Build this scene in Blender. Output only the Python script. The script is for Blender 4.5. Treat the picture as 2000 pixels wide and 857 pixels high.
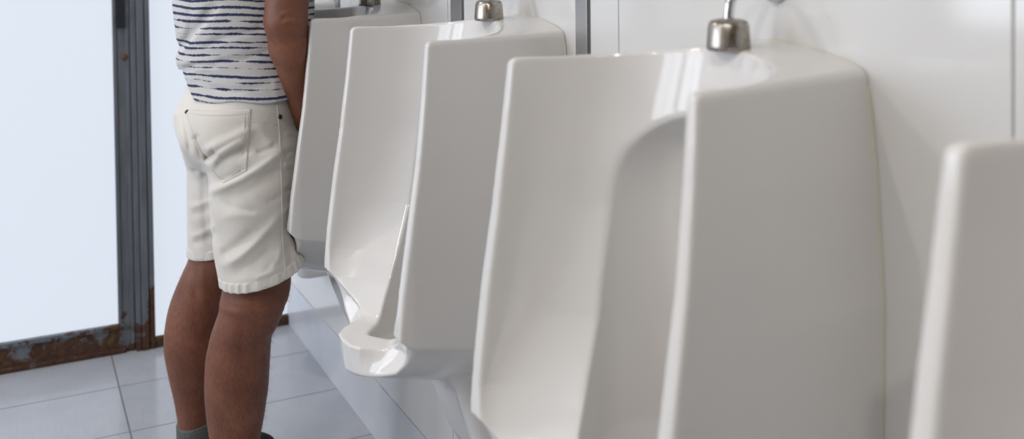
import bpy, bmesh, math, random
import numpy as np
from mathutils import Vector, Matrix
from mathutils.bvhtree import BVHTree

C = bpy.context.scene.collection
for o in list(bpy.data.objects):
    bpy.data.objects.remove(o)

# ------------------------------------------------------------------ camera
CAM_H = 1.28
F_PX, PP_Y, YAW, PITCH, ROLL = 1947.3, -37.6, .4626, .0246, -.011
def cam_axes():
    cy, sy = math.cos(YAW), math.sin(YAW)
    f = Vector((sy*math.cos(PITCH), cy*math.cos(PITCH), -math.sin(PITCH)))
    r = Vector((cy, -sy, 0)); u = r.cross(f)
    c, s = math.cos(ROLL), math.sin(ROLL)
    return c*r+s*u, -s*r+c*u, f
RT, UP, FW = cam_axes()
cam = bpy.data.cameras.new('camera'); camo = bpy.data.objects.new('camera', cam); C.objects.link(camo)
camo.matrix_world = Matrix(((RT.x, UP.x, -FW.x, 0), (RT.y, UP.y, -FW.y, 0), (RT.z, UP.z, -FW.z, CAM_H), (0, 0, 0, 1)))
cam.sensor_width = 36; cam.lens = F_PX*36/2000
cam.shift_y = -(428.5-PP_Y)/2000
cam.clip_start = .02
cam.dof.use_dof = True; cam.dof.focus_distance = 1.95; cam.dof.aperture_fstop = 3.2
bpy.context.scene.camera = camo
def at(x, y, Z):
    """a point at depth Z along the view, seen at pixel x, y"""
    v = Vector((0, 0, CAM_H)) + Z*(FW + RT*((x-1000)/F_PX) - UP*((y-PP_Y)/F_PX))
    return v

# ------------------------------------------------------------------ world, exposure
w = bpy.data.worlds.new('world'); bpy.context.scene.world = w; w.use_nodes = True
w.node_tree.nodes['Background'].inputs[0].default_value = (.75, .85, 1, 1)
w.node_tree.nodes['Background'].inputs[1].default_value = .6
vs = bpy.context.scene.view_settings
vs.view_transform = 'Standard'; vs.look = 'None'; vs.gamma = 1; vs.exposure = 0.0; vs.use_curve_mapping = False
DAY = (.82, .885, 1.0)
PANE_E = 0.80          # frosted panes of the door wall
SIDE_E = 5.8          # frosted windows on the left wall
LAMP_W = 14.5          # each ceiling downlight

# ------------------------------------------------------------------ room numbers
WX = .834             # urinal wall
DY = 3.457            # door wall
LX = -2.3; NY = -3.2; CZ = 2.75

# ------------------------------------------------------------------ materials
def mat(name, col, rough=.5, metal=0, spec=.5, coat=0):
    m = bpy.data.materials.new(name); m.use_nodes = True
    b = m.node_tree.nodes['Principled BSDF']
    b.inputs['Base Color'].default_value = (*col, 1); b.inputs['Roughness'].default_value = rough
    b.inputs['Metallic'].default_value = metal; b.inputs['Specular IOR Level'].default_value = spec
    b.inputs['Coat Weight'].default_value = coat; b.inputs['Coat Roughness'].default_value = .05
    return m, m.node_tree, b
class NT:
    def __init__(s, nt): s.nt = nt; s.n = nt.nodes; s.l = nt.links
    def new(s, t, **k):
        n = s.n.new(t)
        for a, v in k.items(): setattr(n, a, v)
        return n
    def put(s, sock, v):
        if isinstance(v, bpy.types.NodeSocket): s.l.new(v, sock)
        else: sock.default_value = v
    def math(s, op, a, b=0, c=None, clamp=False):
        n = s.new('ShaderNodeMath', operation=op, use_clamp=clamp); s.put(n.inputs[0], a); s.put(n.inputs[1], b)
        if c is not None: s.put(n.inputs[2], c)
        return n.outputs[0]
    def obj(s): return s.new('ShaderNodeTexCoord').outputs['Object']
    def xyz(s, v):
        n = s.new('ShaderNodeSeparateXYZ'); s.put(n.inputs[0], v); return n.outputs
    def comb(s, x, y, z):
        n = s.new('ShaderNodeCombineXYZ')
        for i, v in enumerate((x, y, z)): s.put(n.inputs[i], v)
        return n.outputs[0]
    def mapping(s, v, sc=(1, 1, 1), rot=(0, 0, 0)):
        n = s.new('ShaderNodeMapping'); s.put(n.inputs[0], v); n.inputs['Scale'].default_value = sc; n.inputs['Rotation'].default_value = rot; return n.outputs[0]
    def noise(s, v, scale, detail=2, rough=.5, dist=0):
        n = s.new('ShaderNodeTexNoise'); s.put(n.inputs['Vector'], v); n.inputs['Scale'].default_value = scale
        n.inputs['Detail'].default_value = detail; n.inputs['Roughness'].default_value = rough; n.inputs['Distortion'].default_value = dist
        return n.outputs[0]
    def ramp(s, v, a, b, lo=0., hi=1.):
        n = s.new('ShaderNodeMapRange'); s.put(n.inputs[0], v)
        for i, q in enumerate((a, b, lo, hi)): n.inputs[i+1].default_value = q
        return n.outputs[0]
    def mix(s, f, a, b):
        n = s.new('ShaderNodeMix', data_type='RGBA'); s.put(n.inputs[0], f)
        for k, v in ((6, a), (7, b)):
            if isinstance(v, tuple): n.inputs[k].default_value = (*v[:3], 1)
            else: s.put(n.inputs[k], v)
        return n.outputs[2]
    def bump(s, h, b, strength=.3, dist=.001):
        n = s.new('ShaderNodeBump'); s.put(n.inputs['Height'], h); n.inputs['Strength'].default_value = strength; n.inputs['Distance'].default_value = dist
        s.put(b.inputs['Normal'], n.outputs[0]); return n

def m_porcelain():
    m, nt, b = mat('porcelain', (.66, .645, .625), .11, 0, .5, .08); t = NT(nt)
    v = t.obj()
    t.put(b.inputs['Base Color'], t.mix(t.ramp(t.noise(v, 3.5, 3), .35, .7), (.665, .652, .635), (.64, .63, .615)))
    t.bump(t.noise(v, 9, 1), b, .06, .004)
    return m
def m_panel():
    m, nt, b = mat('white_laminate_panel', (.80, .80, .79), .10, 0, .65); t = NT(nt)
    v = t.obj()
    t.put(b.inputs['Base Color'], t.mix(t.ramp(t.noise(v, 2.2, 4), .4, .75), (.655, .655, .65), (.625, .62, .60)))
    t.bump(t.noise(v, 2.5, 1), b, .05, .01)
    return m
def m_paint(name='painted_plaster', col=(.60, .60, .59)):
    m, nt, b = mat(name, col, .6); t = NT(nt)
    t.bump(t.noise(t.obj(), 60, 3), b, .1, .001)
    return m
def m_tiles():
    m, nt, b = mat('floor_tiles', (.4, .4, .45), .22); t = NT(nt)
    v = t.obj(); x, y, z = t.xyz(v)
    fx = t.math('FRACT', t.math('DIVIDE', t.math('SUBTRACT', x, .2548-6.0), .6))
    fy = t.math('FRACT', t.math('DIVIDE', t.math('SUBTRACT', y, 3.1867-9.6), .32))
    def near(f, wd, hw=.5):
        d = t.math('ABSOLUTE', t.math('SUBTRACT', f, .5)); return t.math('GREATER_THAN', d, .5-wd)
    g = t.math('MAXIMUM', near(fx, .0034), near(fy, .0058))
    n1 = t.noise(v, 5, 4); n2 = t.noise(t.mapping(v, (40, 6, 1)), 3, 3)
    base = t.mix(t.ramp(n1, .35, .7), (.40, .415, .45), (.355, .37, .405))
    base = t.mix(t.math('MULTIPLY', t.ramp(n2, .4, .8), .25), base, (.31, .32, .345))
    t.put(b.inputs['Base Color'], t.mix(g, base, (.11, .11, .125)))
    t.put(b.inputs['Roughness'], t.math('ADD', t.math('MULTIPLY', g, .5), t.ramp(n1, .3, .7, .14, .24)))
    h = t.math('ADD', t.math('MULTIPLY', g, -1), t.math('MULTIPLY', t.noise(v, 14, 2), .25))
    t.bump(h, b, .35, .0015)
    return m
def m_skirt():
    m, nt, b = mat('grey_skirting_tile', (.50, .52, .56), .18); t = NT(nt)
    v = t.obj()
    t.put(b.inputs['Base Color'], t.mix(t.ramp(t.noise(v, 6, 3), .35, .7), (.60, .62, .66), (.55, .57, .61)))
    return m
def m_metal(name, col=(.45, .44, .42), rough=.22, brush=True):
    m, nt, b = mat(name, col, rough, 1); t = NT(nt)
    v = t.obj(); n = t.noise(t.mapping(v, (300, 300, 12)), 1, 3)
    t.put(b.inputs['Roughness'], t.ramp(n, .3, .7, rough*.75, rough*1.4))
    d = t.noise(v, 60, 4)
    t.put(b.inputs['Base Color'], t.mix(t.ramp(d, .52, .72), col, tuple(c*k for c, k in zip(col, (.62, .52, .42)))))
    return m
def m_frame():
    """grey painted steel, rusted through near the floor and along the edges"""
    m, nt, b = mat('grey_rusty_steel_paint', (.1, .12, .14), .45); t = NT(nt)
    v = t.new('ShaderNodeNewGeometry').outputs['Position']; x, y, z = t.xyz(v)
    n = t.noise(v, 16, 6, .65); n2 = t.noise(v, 70, 4, .7); n3 = t.noise(t.mapping(v, (1, 1, .12)), 60, 4)
    low = t.ramp(z, .0, .30, .60, -.08)
    right = t.math('MULTIPLY', t.ramp(x, .355, .388, 0, .36), t.ramp(z, .10, .62, 1, 0))
    up = t.ramp(z, .9, .99, 0, .0)
    k = t.math('ADD', t.math('ADD', low, right), t.math('MULTIPLY', t.math('SUBTRACT', n, .5), 1.35))
    k = t.math('ADD', k, t.math('MULTIPLY', t.math('SUBTRACT', n2, .5), .35))
    k = t.ramp(k, .36, .44)
    rust = t.mix(t.ramp(n2, .35, .65), (.030, .013, .008), (.085, .034, .014))
    rust = t.mix(t.ramp(n, .58, .7), rust, (.13, .075, .025))
    paint = t.mix(t.ramp(n3, .35, .75), (.13, .145, .165), (.085, .097, .110))
    t.put(b.inputs['Base Color'], t.mix(k, paint, rust))
    t.put(b.inputs['Roughness'], t.ramp(k, 0, 1, .4, .85))
    t.bump(t.math('ADD', t.math('MULTIPLY', k, .6), t.math('MULTIPLY', n2, .5)), b, .5, .002)
    return m
def m_emit(name, col, e):
    m, nt, b = mat(name, (.12, .13, .14), .35)
    b.inputs['Emission Color'].default_value = (*col, 1); b.inputs['Emission Strength'].default_value = e
    return m
def m_skin():
    m, nt, b = mat('tanned_skin', (.22, .10, .06), .5, 0, .4); t = NT(nt)
    v = t.obj(); n = t.noise(v, 14, 5, .6); n2 = t.noise(v, 90, 3)
    c = t.mix(t.ramp(n, .32, .68), (.135, .047, .026), (.215, .083, .046))
    n3 = t.noise(t.mapping(v, (1, 1, .22)), 330, 3, .7)
    c = t.mix(t.math('MULTIPLY', t.ramp(n3, .5, .62), t.ramp(t.xyz(v)[2], .60, .50, 0, .5)), c, (.07, .028, .018))
    c = t.mix(t.math('MULTIPLY', t.ramp(n2, .5, .75), .4), c, (.12, .045, .03))
    t.put(b.inputs['Base Color'], c)
    b.inputs['Subsurface Weight'].default_value = .06; b.inputs['Subsurface Radius'].default_value = (.01, .004, .002); b.inputs['Subsurface Scale'].default_value = .5
    t.bump(t.math('ADD', t.noise(v, 220, 3), t.math('MULTIPLY', t.noise(v, 40, 2), .6)), b, .25, .0012)
    return m
HD = math.radians(21)                         # the man's heading: 21 degrees off the wall's normal
FV = Vector((math.cos(HD), math.sin(HD), 0)); RV = Vector((math.sin(HD), -math.cos(HD), 0))
def m_cotton():
    m, nt, b = mat('off_white_cotton_twill', (.68, .655, .61), .85, 0, .2); t = NT(nt)
    v = t.obj(); n = t.noise(v, 9, 4)
    t.put(b.inputs['Base Color'], t.mix(t.ramp(n, .35, .7), (.62, .60, .56), (.565, .54, .505)))
    wv = t.noise(t.mapping(v, (1, 1, .25), (0, .3, 0)), 900, 2)
    wr = t.noise(t.mapping(v, (1, 1, 2.2), (.5, .6, 0)), 16, 3, .55, .5)
    t.bump(t.math('ADD', t.math('MULTIPLY', wv, .12), wr), b, .35, .004)
    b.inputs['Sheen Weight'].default_value = .15
    return m
def m_hemband():
    m, nt, b = mat('puckered_cotton_hem', (.61, .59, .545), .85, 0, .2); t = NT(nt)
    v = t.obj()
    wr = t.noise(t.mapping(v, (1, 1, .12)), 110, 2)
    t.bump(wr, b, .6, .004)
    return m
def m_shirt():
    m, nt, b = mat('striped_jersey', (.7, .7, .7), .9, 0, .2); t = NT(nt)
    v = t.obj(); x, y, z = t.xyz(v)
    fwd = t.math('ADD', t.math('MULTIPLY', t.math('SUBTRACT', x, .455), FV.x), t.math('MULTIPLY', t.math('SUBTRACT', y, 2.29), FV.y))
    front = t.math('GREATER_THAN', fwd, t.math('ADD', .012, t.math('MULTIPLY', t.math('SUBTRACT', z, 1.0), -.05)))
    low = t.noise(v, 7, 2); edge = t.noise(t.mapping(v, (1, 1, 1.6)), 210, 3, .6)
    zz = t.math('ADD', z, t.math('MULTIPLY', t.math('SUBTRACT', low, .5), .018))
    zz = t.math('ADD', zz, t.math('MULTIPLY', fwd, .045))
    zz = t.math('ADD', zz, t.math('MULTIPLY', front, .0065))
    q = t.math('DIVIDE', zz, .0148)
    idx = t.math('FLOOR', q); fr = t.math('SUBTRACT', t.math('SUBTRACT', q, idx), .5)
    wn = t.new('ShaderNodeTexWhiteNoise', noise_dimensions='1D'); t.put(wn.inputs['W'], idx)
    rnd = wn.outputs[0]
    fr = t.math('ADD', fr, t.math('MULTIPLY', t.math('SUBTRACT', rnd, .5), .28))
    brk = t.noise(t.comb(t.math('MULTIPLY', x, 1), t.math('MULTIPLY', y, 1), t.math('MULTIPLY', idx, 3.71)), 13, 3, .6)
    th = t.math('ADD', t.ramp(rnd, 0, 1, .02, .26), t.math('MULTIPLY', t.math('SUBTRACT', brk, .47), .95))
    th = t.math('MINIMUM', th, .2)
    th = t.math('ADD', th, t.math('MULTIPLY', t.math('SUBTRACT', edge, .5), .30))
    mk = t.ramp(t.math('SUBTRACT', th, t.math('ABSOLUTE', fr)), -.02, .04)
    t.put(b.inputs['Base Color'], t.mix(mk, (.54, .535, .53), (.035, .045, .095)))
    wr = t.noise(t.mapping(v, (1, 1, 2.0), (.3, .3, 0)), 15, 3, .5, .6)
    t.bump(t.math('ADD', wr, t.math('MULTIPLY', t.noise(v, 800, 2), .06)), b, .4, .006)
    return m
M = dict(porcelain=m_porcelain(), panel=m_panel(), paint=m_paint(), dark_end=m_paint('dark_wall_paint', (.20, .19, .18)), ceiling=m_paint('ceiling_paint', (.68, .68, .67)), tiles=m_tiles(), skirt=m_skirt(),
         steel=m_metal('worn_chrome', (.38, .355, .32), .26), strip=mat('brushed_aluminium', (.50, .50, .51), .38, 1)[0], chrome=m_metal('chrome', (.7, .7, .72), .12),
         frame=m_frame(), pane=m_emit('frosted_glass_daylit', DAY, PANE_E), side=m_emit('frosted_window_daylit', DAY, SIDE_E),
         gap=mat('dark_joint', (.09, .09, .09), .8)[0], black=mat('black_plastic', (.012, .014, .018), .35)[0],
         seal=mat('yellowed_silicone', (.62, .60, .50), .5)[0], skin=m_skin(), cotton=m_cotton(), hemband=m_hemband(), shirt=m_shirt(),
         thread=mat('cream_thread', (.55, .52, .46), .9)[0], brass=m_metal('dark_brass', (.10, .075, .055), .4), hair=mat('dark_hair', (.03, .018, .012), .6)[0],
         sock=None, shoe=mat('black_suede', (.012, .014, .016), .9)[0], sole=mat('dark_rubber', (.02, .02, .022), .7)[0],
         lamp=m_emit('lamp_diffuser', (1, .93, .82), 40), drain=m_metal('drain_steel', (.5, .5, .5), .3), rustspot=mat('rust_brown', (.11, .05, .03), .8)[0],
         eye=mat('eye_white', (.8, .78, .75), .2)[0])
def m_sock():
    m, nt, b = mat('grey_ribbed_sock', (.1, .1, .1), .95, 0, .1); t = NT(nt)
    v = t.new('ShaderNodeNewGeometry').outputs['Position']; x, y, z = t.xyz(v)
    n = t.noise(v, 500, 2)
    g = t.mix(t.ramp(n, .4, .6), (.085, .09, .088), (.14, .145, .14))
    d = t.math('ABSOLUTE', t.math('SUBTRACT', z, .148)); k = t.math('LESS_THAN', d, .0085)
    t.put(b.inputs['Base Color'], t.mix(k, g, (.006, .007, .012)))
    t.bump(t.noise(t.mapping(v, (1, 1, .05)), 420, 1), b, .5, .002)
    return m
M['sock'] = m_sock()

# ------------------------------------------------------------------ helpers
def link(name, me, m=None, parent=None, smooth=False):
    if isinstance(me, bmesh.types.BMesh):
        b = me; me = bpy.data.meshes.new(name); b.normal_update(); b.to_mesh(me); b.free()
    o = bpy.data.objects.new(name, me); C.objects.link(o)
    if m is not None: me.materials.append(m)
    if parent: o.parent = parent
    if smooth: me.polygons.foreach_set('use_smooth', [True]*len(me.polygons))
    return o
def empty(name, loc=(0, 0, 0), parent=None):
    o = bpy.data.objects.new(name, None); C.objects.link(o); o.location = loc; o.empty_display_size = .1
    if parent: o.parent = parent
    return o
def tag(o, label=None, cat=None, group=None, kind=None):
    if label: o['label'] = label
    if cat: o['category'] = cat
    if group: o['group'] = group
    if kind: o['kind'] = kind
    return o
def bx(bm, x0, x1, y0, y1, z0, z1, bev=0, mi=0):
    r = bmesh.ops.create_cube(bm, size=1); vs_ = r['verts']
    for v in vs_: v.co = Vector(((x0+x1)/2+v.co.x*(x1-x0), (y0+y1)/2+v.co.y*(y1-y0), (z0+z1)/2+v.co.z*(z1-z0)))
    fs = set(f for v in vs_ for f in v.link_faces)
    for f in fs: f.material_index = mi
    if bev:
        es = set(e for v in vs_ for e in v.link_edges)
        r = bmesh.ops.bevel(bm, geom=list(es), offset=bev, segments=2, affect='EDGES', profile=.6)
        for f in r['faces']: f.material_index = mi
def box(name, x0, x1, y0, y1, z0, z1, m, parent=None, bev=0):
    bm = bmesh.new(); bx(bm, x0, x1, y0, y1, z0, z1, bev); return link(name, bm, m, parent)
def lathe(bm, prof, c=(0, 0, 0), n=40, ax='z'):
    """prof: list of (r, h); closed on the axis when r = 0"""
    rings = []
    for r, h in prof:
        if r <= 1e-6:
            p = [Vector((0, 0, h))]
        else: p = [Vector((r*math.cos(2*math.pi*i/n), r*math.sin(2*math.pi*i/n), h)) for i in range(n)]
        if ax == 'x': p = [Vector((q.z, q.x, q.y)) for q in p]
        if ax == 'y': p = [Vector((q.x, q.z, -q.y)) for q in p]
        rings.append([bm.verts.new(q+Vector(c)) for q in p])
    for a, b in zip(rings, rings[1:]):
        for i in range(n):
            j = (i+1) % n
            if len(a) == 1 and len(b) == 1: continue
            if len(a) == 1: bm.faces.new((a[0], b[i], b[j]))
            elif len(b) == 1: bm.faces.new((a[i], a[j], b[0]))
            else: bm.faces.new((a[i], a[j], b[j], b[i]))
    bmesh.ops.recalc_face_normals(bm, faces=bm.faces)
def tube(bm, pts, rad, n=12, closed=False, cap=True):
    pts = [Vector(p) for p in pts]; N = len(pts); rings = []
    t0 = (pts[1]-pts[0]).normalized(); nrm = t0.orthogonal().normalized()
    for i, p in enumerate(pts):
        if closed: t = (pts[(i+1) % N]-pts[i-1]).normalized()
        else: t = (pts[min(i+1, N-1)]-pts[max(i-1, 0)]).normalized()
        nrm = (nrm-t*nrm.dot(t)).normalized(); bi = t.cross(nrm)
        r = rad[i] if isinstance(rad, (list, tuple)) else rad
        rings.append([bm.verts.new(p+r*(math.cos(2*math.pi*k/n)*nrm+math.sin(2*math.pi*k/n)*bi)) for k in range(n)])
    R = range(N) if closed else range(N-1)
    for i in R:
        a, b = rings[i], rings[(i+1) % N]
        for k in range(n):
            j = (k+1) % n; bm.faces.new((a[k], a[j], b[j], b[k]))
    if cap and not closed:
        bm.faces.new(rings[0][::-1]); bm.faces.new(rings[-1])
    bmesh.ops.recalc_face_normals(bm, faces=bm.faces)
def bez(pts, n=8):
    """Catmull-Rom through pts"""
    P = [Vector(p) for p in pts]; P = [2*P[0]-P[1]]+P+[2*P[-1]-P[-2]]; out = []
    for i in range(1, len(P)-2):
        for k in range(n):
            t = k/n; a, b, c, d = P[i-1:i+3]
            out.append(.5*((2*b)+(c-a)*t+(2*a-5*b+4*c-d)*t*t+(3*b-a-3*c+d)*t**3))
    out.append(P[-2]); return out

# ---- implicit surfaces: smooth min / max and a surface-net mesher
def smin(a, b, k):
    h = np.clip(.5+.5*(b-a)/k, 0, 1); return b+(a-b)*h-k*h*(1-h)
def smax(a, b, k): return -smin(-a, -b, k)
def net(f, lo, hi, h, newton=3):
    ax = [np.arange(lo[i], hi[i]+h, h, dtype=np.float32) for i in range(3)]
    X, Y, Z = np.meshgrid(*ax, indexing='ij', sparse=True)
    shp = tuple(len(a) for a in ax)
    V = np.empty(shp, np.float32)
    for s in range(0, shp[0], 16):
        V[s:s+16] = f(np.broadcast_to(X[s:s+16], (len(ax[0][s:s+16]), shp[1], shp[2])), np.broadcast_to(Y, (len(ax[0][s:s+16]), shp[1], shp[2])), np.broadcast_to(Z, (len(ax[0][s:s+16]), shp[1], shp[2])))
    V[0] = V[-1] = 1; V[:, 0] = V[:, -1] = 1; V[:, :, 0] = V[:, :, -1] = 1
    S = V < 0
    c = np.zeros(tuple(n-1 for n in shp), np.uint8)
    for i in (0, 1):
        for j in (0, 1):
            for k in (0, 1): c += S[i:shp[0]-1+i, j:shp[1]-1+j, k:shp[2]-1+k]
    cells = np.argwhere((c > 0) & (c < 8))
    ids = -np.ones(c.shape, np.int64); ids[tuple(cells.T)] = np.arange(len(cells))
    acc = np.zeros((len(cells), 3)); cnt = np.zeros(len(cells))
    corners = [(i, j, k) for i in (0, 1) for j in (0, 1) for k in (0, 1)]
    for a in corners:
        for d in range(3):
            if a[d]: continue
            b = list(a); b[d] = 1
            va = V[tuple((cells+a).T)]; vb = V[tuple((cells+b).T)]
            m = (va < 0) != (vb < 0); t = np.where(m, va/np.where(m, va-vb, 1), 0)
            p = np.array(a, float)[None]+np.zeros((len(cells), 3)); p[:, d] += t
            acc[m] += p[m]; cnt[m] += 1
    P = (cells+acc/cnt[:, None])*h+np.array(lo)
    faces = []
    for d in range(3):
        sl0 = [slice(None)]*3; sl1 = [slice(None)]*3
        sl0[d] = slice(0, -1); sl1[d] = slice(1, None)
        e = np.argwhere(S[tuple(sl0)] != S[tuple(sl1)])
        inside = S[tuple(e.T)]
        o1, o2 = [(1, 2), (2, 0), (0, 1)][d]
        def cid(da, db):
            q = e.copy(); q[:, o1] -= da; q[:, o2] -= db; return ids[tuple(q.T)]
        ok = (e[:, o1] > 0) & (e[:, o2] > 0); e = e[ok]; inside = inside[ok]
        ok = (e[:, o1] < ids.shape[o1]) & (e[:, o2] < ids.shape[o2]); e = e[ok]; inside = inside[ok]
        q = np.stack([cid(1, 1), cid(0, 1), cid(0, 0), cid(1, 0)], 1)
        q[~inside] = q[~inside][:, ::-1]
        faces.append(q)
    Fc = np.concatenate(faces); Fc = Fc[(Fc >= 0).all(1)]
    e = h*.15
    for _ in range(newton):
        x, y, z = P.T; v = f(x, y, z)
        g = np.stack([(f(x+e, y, z)-f(x-e, y, z)), (f(x, y+e, z)-f(x, y-e, z)), (f(x, y, z+e)-f(x, y, z-e))], 1)/(2*e)
        s = -(v/np.maximum((g*g).sum(1), .05))[:, None]*g
        L = np.linalg.norm(s, axis=1, keepdims=True); s *= np.minimum(1, .4*h/np.maximum(L, 1e-9))
        P = P+s
    return P, Fc
def mesh_np(name, P, Fc):
    me = bpy.data.meshes.new(name)
    me.vertices.add(len(P)); me.vertices.foreach_set('co', P.astype(np.float32).ravel())
    me.loops.add(len(Fc)*4); me.loops.foreach_set('vertex_index', Fc.astype(np.int32).ravel())
    me.polygons.add(len(Fc)); me.polygons.foreach_set('loop_start', np.arange(0, len(Fc)*4, 4, dtype=np.int32))
    me.polygons.foreach_set('loop_total', np.full(len(Fc), 4, np.int32))
    me.polygons.foreach_set('use_smooth', np.ones(len(Fc), bool))
    me.update(calc_edges=True); me.validate()
    return me

# ------------------------------------------------------------------ room shell
tag(box('floor', LX-.1, WX+.1, NY-.1, DY+.6, -.06, 0, M['tiles']), kind='structure')
tag(box('ceiling', LX-.1, WX+.1, NY-.1, DY+.1, CZ, CZ+.08, M['ceiling']), kind='structure')
tag(box('wall_near', LX-.1, WX+.1, NY-.1, NY, 0, CZ, M['dark_end']), kind='structure')  # unseen end wall, its paint kept dark so less light bounces back
# urinal wall: laminate panels in front of a dark backing, joints 3 mm open
bm = bmesh.new()
bx(bm, WX+.012, WX+.1, NY, DY+.1, 0, CZ, mi=1)
edges = [NY, -2.775, -2.095, -1.415, -.735, -.055, .624, 1.305, 1.985, 2.675, DY+.1]
for a, b in zip(edges, edges[1:]):
    bx(bm, WX, WX+.0125, a+.0013, b-.0013, .162, CZ-.002, .0008)
o = link('wall_right', bm, M['panel']); o.data.materials.append(M['gap']); tag(o, kind='structure')
tag(box('baseboard_right', WX-.001, WX+.0125, NY, DY+.02, 0, .160, M['skirt'], bev=.001), kind='structure')
for i, (a, b) in enumerate([(2.785, 2.862), (1.903, 1.960), (1.394, 1.431)]):
    bm = bmesh.new(); bx(bm, WX-.004, WX+.001, a, b, 1.0, CZ-.01, .0008)
    bx(bm, WX-.0015, WX+.001, a-.005, a, 1.0, CZ-.01, mi=1)
    o = link('trim_%d' % (i+1), bm, M['strip']); o.data.materials.append(M['gap']); tag(o, kind='structure')
    if i == 1:
        s = bmesh.new(); lathe(s, [(0, 0), (.005, 0), (.004, .0015), (0, .002)], n=16)
        bmesh.ops.rotate(s, verts=s.verts, cent=(0, 0, 0), matrix=Matrix.Rotation(-math.pi/2, 3, 'Y'))
        bmesh.ops.translate(s, verts=s.verts, vec=(WX-.004, 1.915, 1.142)); link('screw', s, M['brass'], o)
# left wall with a band of frosted windows
bm = bmesh.new()
bx(bm, LX-.1, LX, NY, DY+.1, 0, .9); bx(bm, LX-.1, LX, NY, DY+.1, 2.4, CZ)
ys = [NY, 1.0, 2.1, 2.25, 3.35, DY+.1]
for a, b in zip(ys[::2], ys[1::2]): bx(bm, LX-.1, LX, a, b, .9, 2.4)
bx(bm, LX-.1, LX, DY-.107, DY+.1, .9, 2.4)
tag(link('wall_left', bm, M['paint']), kind='structure')
for i, (a, b) in enumerate(((1.0, 2.1), (2.25, 3.35))):
    wn = tag(empty('window_%d' % (i+2), (LX-.05, (a+b)/2, .9)), kind='structure')
    bm = bmesh.new(); hw = (b-a)/2
    for (y0, y1, z0, z1) in ((-hw, -hw+.05, 0, 1.5), (hw-.05, hw, 0, 1.5), (-hw, hw, 0, .05), (-hw, hw, 1.45, 1.5), (-.02, .02, 0, 1.5)):
        bx(bm, -.03, .03, y0, y1, z0, z1, .003)
    link('window_frame', bm, M['strip'], wn)
    box('glass_pane', -.006, .002, -hw+.04, hw-.04, .04, 1.46, M['side'], wn)
# ------------------------------------------------------------------ door wall
bm = bmesh.new()
bx(bm, LX-.1, -.72, DY, DY+.1, 0, CZ); bx(bm, -.72, WX+.1, DY, DY+.1, 2.45, CZ)
tag(link('wall_far', bm, M['paint']), kind='structure')
dr = tag(empty('door_1', (-.2, DY, 0)), kind='structure')
def dpart(name, boxes, m, bev=.0025, parent=dr):
    bm = bmesh.new()
    for b in boxes: bx(bm, b[0]+.2, b[1]+.2, b[2], b[3], b[4], b[5], bev)
    return link(name, bm, m, parent)
dpart('door_leaf', [(.279, .290, .0, .036, .004, 2.1), (.2885, .318, .006, .04, .004, 2.1), (.3165, .329, .0, .04, .004, 2.1),       # hinge stile
                    (-.62, .30, .004, .04, .004, .083), (-.62, .30, -.002, .03, .078, .094), (-.62, .30, -.006, .03, .002, .016),   # bottom rail
                    (-.66, -.60, .0, .04, .004, 2.1), (-.62, .33, .0, .04, 2.03, 2.1)], M['frame'])
dpart('door_pane', [(-.605, .281, .016, .024, .09, 2.04)], M['pane'], 0)
dpart('door_frame', [(.3315, .348, -.010, .05, 0, 2.45), (.346, .352, -.004, .05, 0, 2.45), (.350, .372, -.014, .05, 0, 2.45), (.370, .378, -.006, .05, 0, 2.45), (.376, .391, -.012, .05, 0, 2.45),
                     (-.72, -.665, -.01, .05, 0, 2.45), (-.72, .391, -.01, .05, 2.105, 2.14), (-.72, .391, -.01, .05, 2.41, 2.45)], M['frame'])
dpart('transom_pane', [(-.67, .34, .016, .024, 2.13, 2.42)], M['pane'], 0)
lk = dpart('lock_plate', [(.291, .3165, -.006, .008, 1.062, 1.30)], M['black'], .002)
hb = bmesh.new(); tube(hb, bez([(.503, -.004, 1.19), (.503, -.04, 1.19), (.49, -.052, 1.19), (.40, -.052, 1.185)], 6), .008)
link('door_handle', hb, M['black'], lk, True)
bm = bmesh.new(); lathe(bm, [(0, -.002), (.009, -.002), (.0105, .001), (.0105, .006), (0, .006)], n=24, ax='y'); bmesh.ops.translate(bm, verts=bm.verts, vec=(.5135, -.001, .967))
link('keyhole_cover', bm, M['rustspot'], dr, True)
sd = tag(empty('window_1', (.6, DY, 0)), kind='structure')
bm = bmesh.new()
for b in ((-.209, WX-.6+.004, -.008, .05, 0, .032), (-.209, WX-.6+.004, -.008, .05, 2.41, 2.45)): bx(bm, *b, .0025)
link('window_frame', bm, M['frame'], sd)
box('glass_pane', -.212, WX-.6+.004, .016, .024, .03, 2.415, M['pane'], sd)
# ------------------------------------------------------------------ ceiling lights
def downlight(x, y, label, first=[None]):
    if first[0] is None:
        t = empty('ceiling_light', (x, y, CZ))
        bm = bmesh.new(); lathe(bm, [(.075, 0), (.075, -.008), (.055, -.012), (.052, -.004), (.052, 0)], n=32); link('rim', bm, M['strip'], t, True)
        bm = bmesh.new(); lathe(bm, [(0, -.003), (.052, -.003), (.052, 0)], n=32); link('diffuser', bm, M['lamp'], t, True)
        ld = bpy.data.lights.new('lamp', 'AREA'); ld.shape = 'DISK'; ld.size = .09; ld.energy = LAMP_W; ld.color = (1, .91, .82)
        lo = bpy.data.objects.new('bulb', ld); C.objects.link(lo); lo.parent = t; lo.location = (0, 0, -.016)
        first[0] = t
    else:
        t = first[0].copy(); C.objects.link(t); t.location = (x, y, CZ)
        for ch in first[0].children:
            c = ch.copy(); C.objects.link(c); c.parent = t
    tag(t, label, 'ceiling light', 'round ceiling downlights')
downlight(-.6, -.95, 'round recessed ceiling downlight behind the camera, nearest the darkened end wall')
downlight(-.6, .0, 'round recessed ceiling downlight above the camera')
downlight(-.6, 2.6, 'round recessed ceiling downlight nearest the frosted door')
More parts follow.
